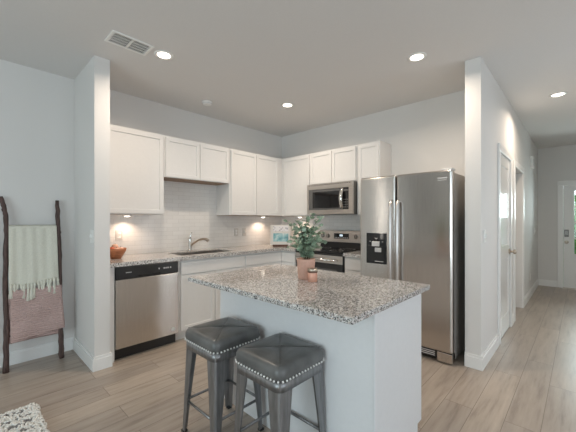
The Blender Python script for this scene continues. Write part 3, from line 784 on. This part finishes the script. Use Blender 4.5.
BX, BYY = 3.31, 3.285
t = thing('book_stand', 'small dark wooden easel on the corner worktop, holding the seaside print', 'stand', (BX, BYY, 0.914), HEAD - PI/2)
MB().box(-0.115, 0.115, -0.055, 0.075, 0, 0.012, 0.003).build('base', M_brown, t)
MB().box(-0.115, 0.115, -0.055, -0.043, 0.012, 0.030, 0.003).build('lip', M_brown, t)
mb = MB()
vs = [(-0.06,0.012), (0.06,0.012)]
mb.tube([(-0.05,0.055,0.012), (-0.05,0.072,0.27)], 0.007, 8).tube([(0.05,0.055,0.012), (0.05,0.072,0.27)], 0.007, 8)
mb.build('back_rest', M_brown, t)
t = thing('framed_print', 'white panel with a turquoise seaside picture under a grey patterned band, on the corner worktop', 'picture', (BX, BYY, 0.926), HEAD - PI/2)
def tilt(o): o.rotation_euler = (math.radians(-12), 0, 0); o.location = (0, -0.035, 0.002); return o
bd = tilt(MB().box(-0.150, 0.150, -0.004, 0.012, 0, 0.315, 0.002).build('board', M_plate, t))
MB().box(-0.108, 0.120, -0.006, -0.003, 0.060, 0.185).build('picture', M_print, bd)
MB().box(-0.108, 0.120, -0.0055, -0.003, 0.215, 0.300).build('patterned_band', M_band, bd)

# ------------------------------------------------------------ ladder and blankets
LB, LT = 3.585, 3.715            # foot and top distance of the rails from the sink-wall axis
def ly(z): return LB + (LT-LB)*z/1.52
t = thing('blanket_ladder', 'rustic dark branch ladder leaning against the left wall', 'ladder', (0,0,0))
def rail(pts, seed):
    rr = random.Random(seed); P, R = [], []
    for (xa, za), (xb, zb) in zip(pts, pts[1:]):
        for k in range(5):
            f = k/5; z = za+(zb-za)*f
            P.append((xa+(xb-xa)*f + rr.uniform(-0.003,0.003), ly(z)+rr.uniform(-0.003,0.003), z)); R.append(0.0175+rr.uniform(-0.002,0.0025) + 0.004*(1-z/1.5))
    P.append((pts[-1][0], ly(pts[-1][1]), pts[-1][1])); R.append(0.015)
    return MB().tube(P, R, 9).build('rail', M_bark, t)
rail([(0.272,0.0), (0.275,0.35), (0.272,0.8), (0.282,1.15), (0.280,1.33), (0.268,1.42), (0.245,1.515)], 1)
rail([(0.663,0.0), (0.660,0.20), (0.652,0.55), (0.660,0.85), (0.658,1.15), (0.655,1.25), (0.652,1.50)], 2)
for z in (0.30, 0.665, 1.00, 1.247):
    MB().tube([(0.270, ly(z), z), (0.46, ly(z)+0.002, z+0.004), (0.662, ly(z), z)], 0.0115, 9).build('rung', M_bark, t)
# cream throw over the top rung
t = thing('throw_blanket', 'cream woven throw with a tasselled hem, folded over the top of the ladder', 'blanket', (0,0,0))
XL, XR = 0.295, 0.640
def throw_front(u, v):
    x = XL + (XR-XL)*u; z = 1.262 - v*(0.52 + 0.015*math.sin(u*5)); d = 0.019 + 0.006*v + 0.005*math.sin(u*14+v*2)*v + 0.003*math.sin(u*31)
    if v < 0.04: d = 0.019*math.sin(v/0.04*PI/2); 
    return (x + 0.010*v*(u-0.3), ly(min(z,1.247)) - d, z)
mb = MB().sheet(throw_front, 34, 40)
o = mb.build('front_fall', M_cream, t)
mb = MB().sheet(lambda u, v: (XL+0.004 + (XR-XL-0.008)*u, ly(1.262-v*0.45) + 0.016*min(1, v/0.04) + 0.001, 1.262 - v*0.45), 20, 20)
o2 = mb.build('back_fall', M_cream, t)
for q in (o, o2):
    sm = q.modifiers.new('thickness', 'SOLIDIFY'); sm.thickness = 0.006; sm.offset = 0
rt = random.Random(3)
for k in range(15):
    u = (k+0.5)/15
    p = Vector(throw_front(u, 1.0)); lng = 0.125 + rt.uniform(-0.02,0.02) + (0.035 if 0.50 < u < 0.80 else 0)
    sw_ = rt.uniform(-0.012,0.012)
    MB().tube([p+Vector((0,-0.001,0.012)), p+Vector((sw_*0.3,-0.004,-0.018)), p+Vector((sw_*0.6,-0.004,-0.030)), p+Vector((sw_,-0.003,-lng*0.6)), p+Vector((sw_*1.3,-0.003,-lng))],
              [0.008,0.014,0.009,0.0135,0.016], 8).build('tassel', M_cream, o)
# pink knit blanket lower down
t = thing('knitted_blanket', 'dusty pink knitted blanket hanging low on the ladder below the cream throw', 'blanket', (0,0,0))
def pink(u, v, x0, x1, zt, zb, d0):
    x = x0 + (x1-x0)*u; z = zt + (zb-zt)*v
    return (x + 0.02*v*(u-0.5), ly(z) - d0 - 0.004*math.sin(u*9+v*7) - 0.005*math.sin(v*17), z)
for nm, a in (('back_fold', (0.290,0.655,0.685,0.235,-0.004)), ('front_fold', (0.300,0.668,0.690,0.262,0.020))):
    def fn(u, v, a=a, nm=nm):
        p = pink(u, v, *a)
        if nm == 'front_fold': return (p[0] + 0.010*v, p[1], p[2] + 0.050*v*(u-0.5))
        return p
    o = MB().sheet(fn, 24, 30).build(nm, M_pink, t)
    sm = o.modifiers.new('thickness', 'SOLIDIFY'); sm.thickness = 0.016; sm.offset = 0

# ------------------------------------------------------------ rug
RX0, RX1, RY0, RY1 = -0.75, 0.378, 1.35, 2.80
t = thing('shaggy_rug', 'thick white and grey looped rug on the plank floor, lower left', 'rug', (0,0,0))
MB().box(RX0+0.01, RX1-0.01, RY0+0.01, RY1-0.01, 0, 0.012, 0.004).build('backing', M_wool, t)
rr = random.Random(5)
mw, mg = MB(), MB()
y = RY0+0.012; row = 0
while y < RY1-0.008:
    x = RX0+0.012 + (row%2)*0.009
    while x < RX1-0.008:
        edge = x > RX1-0.055
        dk = (not edge) and (0.5+0.5*math.sin(y*2*PI/0.085+math.sin(x*9)) > 0.55) and rr.random() < 0.72
        mb = mg if dk else mw
        a = rr.uniform(0, PI); r_ = 0.0095; hh = rr.uniform(0.014,0.024) - (0.006 if dk else 0)
        dx, dy = r_*math.cos(a), r_*math.sin(a); px, py = x+rr.uniform(-.004,.004), y+rr.uniform(-.004,.004)
        mb.tube([(px-dx,py-dy,0.010), (px-dx*0.8,py-dy*0.8,0.010+hh*0.75), (px,py,0.010+hh), (px+dx*0.8,py+dy*0.8,0.010+hh*0.75), (px+dx,py+dy,0.010)], [0.0060,0.0068,0.0072,0.0068,0.0060], 5, cap=False)
        x += 0.0185
    y += 0.0165; row += 1
tag(mw.build('white_pile', M_wool, t, recalc=False), 'white wool loops', kind='stuff')
tag(mg.build('grey_pile', M_woolg, t, recalc=False), 'dark grey wool loops', kind='stuff')

# ------------------------------------------------------------ ceiling fittings
def downlight(label, x, y, power):
    t = thing('recessed_light', label, 'ceiling light', (x, y, CEIL), 0, 'round ceiling downlights')
    MB().lathe([(0.055,-0.004), (0.060,-0.007), (0.078,-0.005), (0.080,0), (0.055,0)], 36).build('trim_ring', M_white, t)
    MB().lathe([(0,-0.0035), (0.0555,-0.0035), (0.0555,-0.001), (0,-0.001)], 36).build('lens', M_lens, t)
    d = bpy.data.lights.new('downlight_lamp', 'AREA'); d.shape = 'DISK'; d.size = 0.11; d.energy = power; d.color = (1.0,0.84,0.68); d.spread = math.radians(155)
    o = bpy.data.objects.new('downlight_lamp', d); COL.objects.link(o); o.parent = t; o.location = (0,0,-0.012)
downlight('round recessed ceiling light beside the air vent', 1.214, 2.626, 17)
downlight('round recessed ceiling light in front of the corner wall cabinets', 2.797, 2.652, 17)
downlight('round recessed ceiling light in front of the refrigerator', 2.754, 1.046, 17)
downlight('round recessed ceiling light over the entrance hall', 4.680, 0.190, 19)
t = thing('smoke_detector', 'small round white smoke detector on the ceiling near the sink wall', 'smoke detector', (2.056, 3.294, CEIL))
MB().lathe([(0,-0.034), (0.040,-0.034), (0.052,-0.028), (0.060,-0.012), (0.062,0), (0,0)], 32).build('cover', M_white, t)
MB().lathe([(0.0525,-0.0275), (0.0545,-0.026), (0.0575,-0.019), (0.0555,-0.020)], 32).build('vent_ring', M_grey, t)
# air vent with two grilles, louvres tilted against each other
t = thing('air_vent', 'white rectangular air vent with two grilles in the ceiling', 'air vent', (0.944, 2.652, CEIL))
hx, hy = 0.158, 0.098
mb = MB()
mb.box(-hx, hx, -hy, -hy+0.018, -0.009, 0, 0.002).box(-hx, hx, hy-0.018, hy, -0.009, 0, 0.002).box(-hx, -hx+0.022, -hy+0.018, hy-0.018, -0.009, 0, 0.002).box(hx-0.022, hx, -hy+0.018, hy-0.018, -0.009, 0, 0.002).box(-0.006, 0.006, -hy+0.018, hy-0.018, -0.009, 0)
mb.build('frame', M_white, t)
MB().box(-hx+0.03, hx-0.03, -hy+0.02, hy-0.02, -0.0012, 0).build('duct', M_dark, t)
for nm, x0, x1, sg in (('grille', -hx+0.022, -0.006, 1), ('grille', 0.006, hx-0.022, 1)):
    mb = MB(); n = 13
    for k in range(n):
        x = x0 + (x1-x0)*(k+0.5)/n; w_ = 0.0034
        vs = [mb.bm.verts.new(p) for p in ((x-w_*sg,-hy+0.022,-0.0075), (x-w_*sg,hy-0.022,-0.0075), (x+w_*sg,hy-0.022,-0.002), (x+w_*sg,-hy+0.022,-0.002))]
        mb.bm.faces.new(vs)
    for k in range(1, 4): 
        y = -hy+0.022 + (2*hy-0.044)*k/4; mb.box(x0, x1, y-0.0012, y+0.0012, -0.008, -0.002)
    o = mb.build(nm, M_white, t); sm = o.modifiers.new('thickness', 'SOLIDIFY'); sm.thickness = 0.0012

# ------------------------------------------------------------ switches and outlets
def plate(name, label, cat, loc, rz, w_=0.072, h_=0.116, kind='outlet', gangs=1):
    t = thing(name, label, cat, loc, rz)
    MB().box(-w_/2, w_/2, -0.006, 0, -h_/2, h_/2, 0.002).build('cover_plate', M_plate if 'grey-beige' in label else M_white, t)
    for g in range(gangs):
        cx = (g-(gangs-1)/2)*0.046
        if kind == 'outlet':
            for z in (-0.02, 0.02):
                s_ = MB().box(cx-0.017, cx+0.017, -0.008, -0.005, z-0.014, z+0.014, 0.003).build('socket', M_white, t)
                MB().box(cx-0.008, cx-0.006, -0.0084, -0.0075, z-0.002, z+0.008).box(cx+0.006, cx+0.008, -0.0084, -0.0075, z-0.002, z+0.007).build('slots', M_black, s_)
        else:
            MB().box(cx-0.006, cx+0.006, -0.018, -0.005, -0.014, 0.016, 0.002).build('toggle', M_white, t)
plate('wall_outlet', 'grey-beige outlet on the tiles above the fruit bowl', 'outlet', (1.218, BY-0.006, 1.143), 0)
plate('wall_outlet', 'grey-beige outlet on the tiles right of the sink', 'outlet', (2.832, BY-0.006, 1.130), 0)
plate('light_switch', 'grey-beige switch plate on the tiles between the sink and the seaside print', 'switch', (2.985, BY-0.006, 1.128), 0, kind='switch')
plate('light_switch', 'white light switch on the wall stub beside the ladder', 'switch', (WX0, 3.130, 1.165), -PI/2, kind='switch')
plate('light_switch', 'white light switch on the hall wall beside the refrigerator', 'switch', (3.262, HB, 1.165), 0, kind='switch')
plate('light_switch', 'small white switch at the far end of the hall wall', 'switch', (7.38, HB, 1.10), 0, kind='switch')
plate('wall_outlet', 'white outlet low on the hall wall beyond the second door', 'outlet', (6.70, HB, 0.335), 0)
t = thing('door_chime', 'white door chime box high on the hall wall', 'door chime', (6.78, HB, 2.20))
MB().box(-0.11, 0.11, -0.045, 0, 0, 0.20, 0.006, 2).build('cover', M_white, t)
MB().box(-0.07, 0.07, -0.047, -0.044, 0.04, 0.16, 0.002).build('grille', M_grey, t)
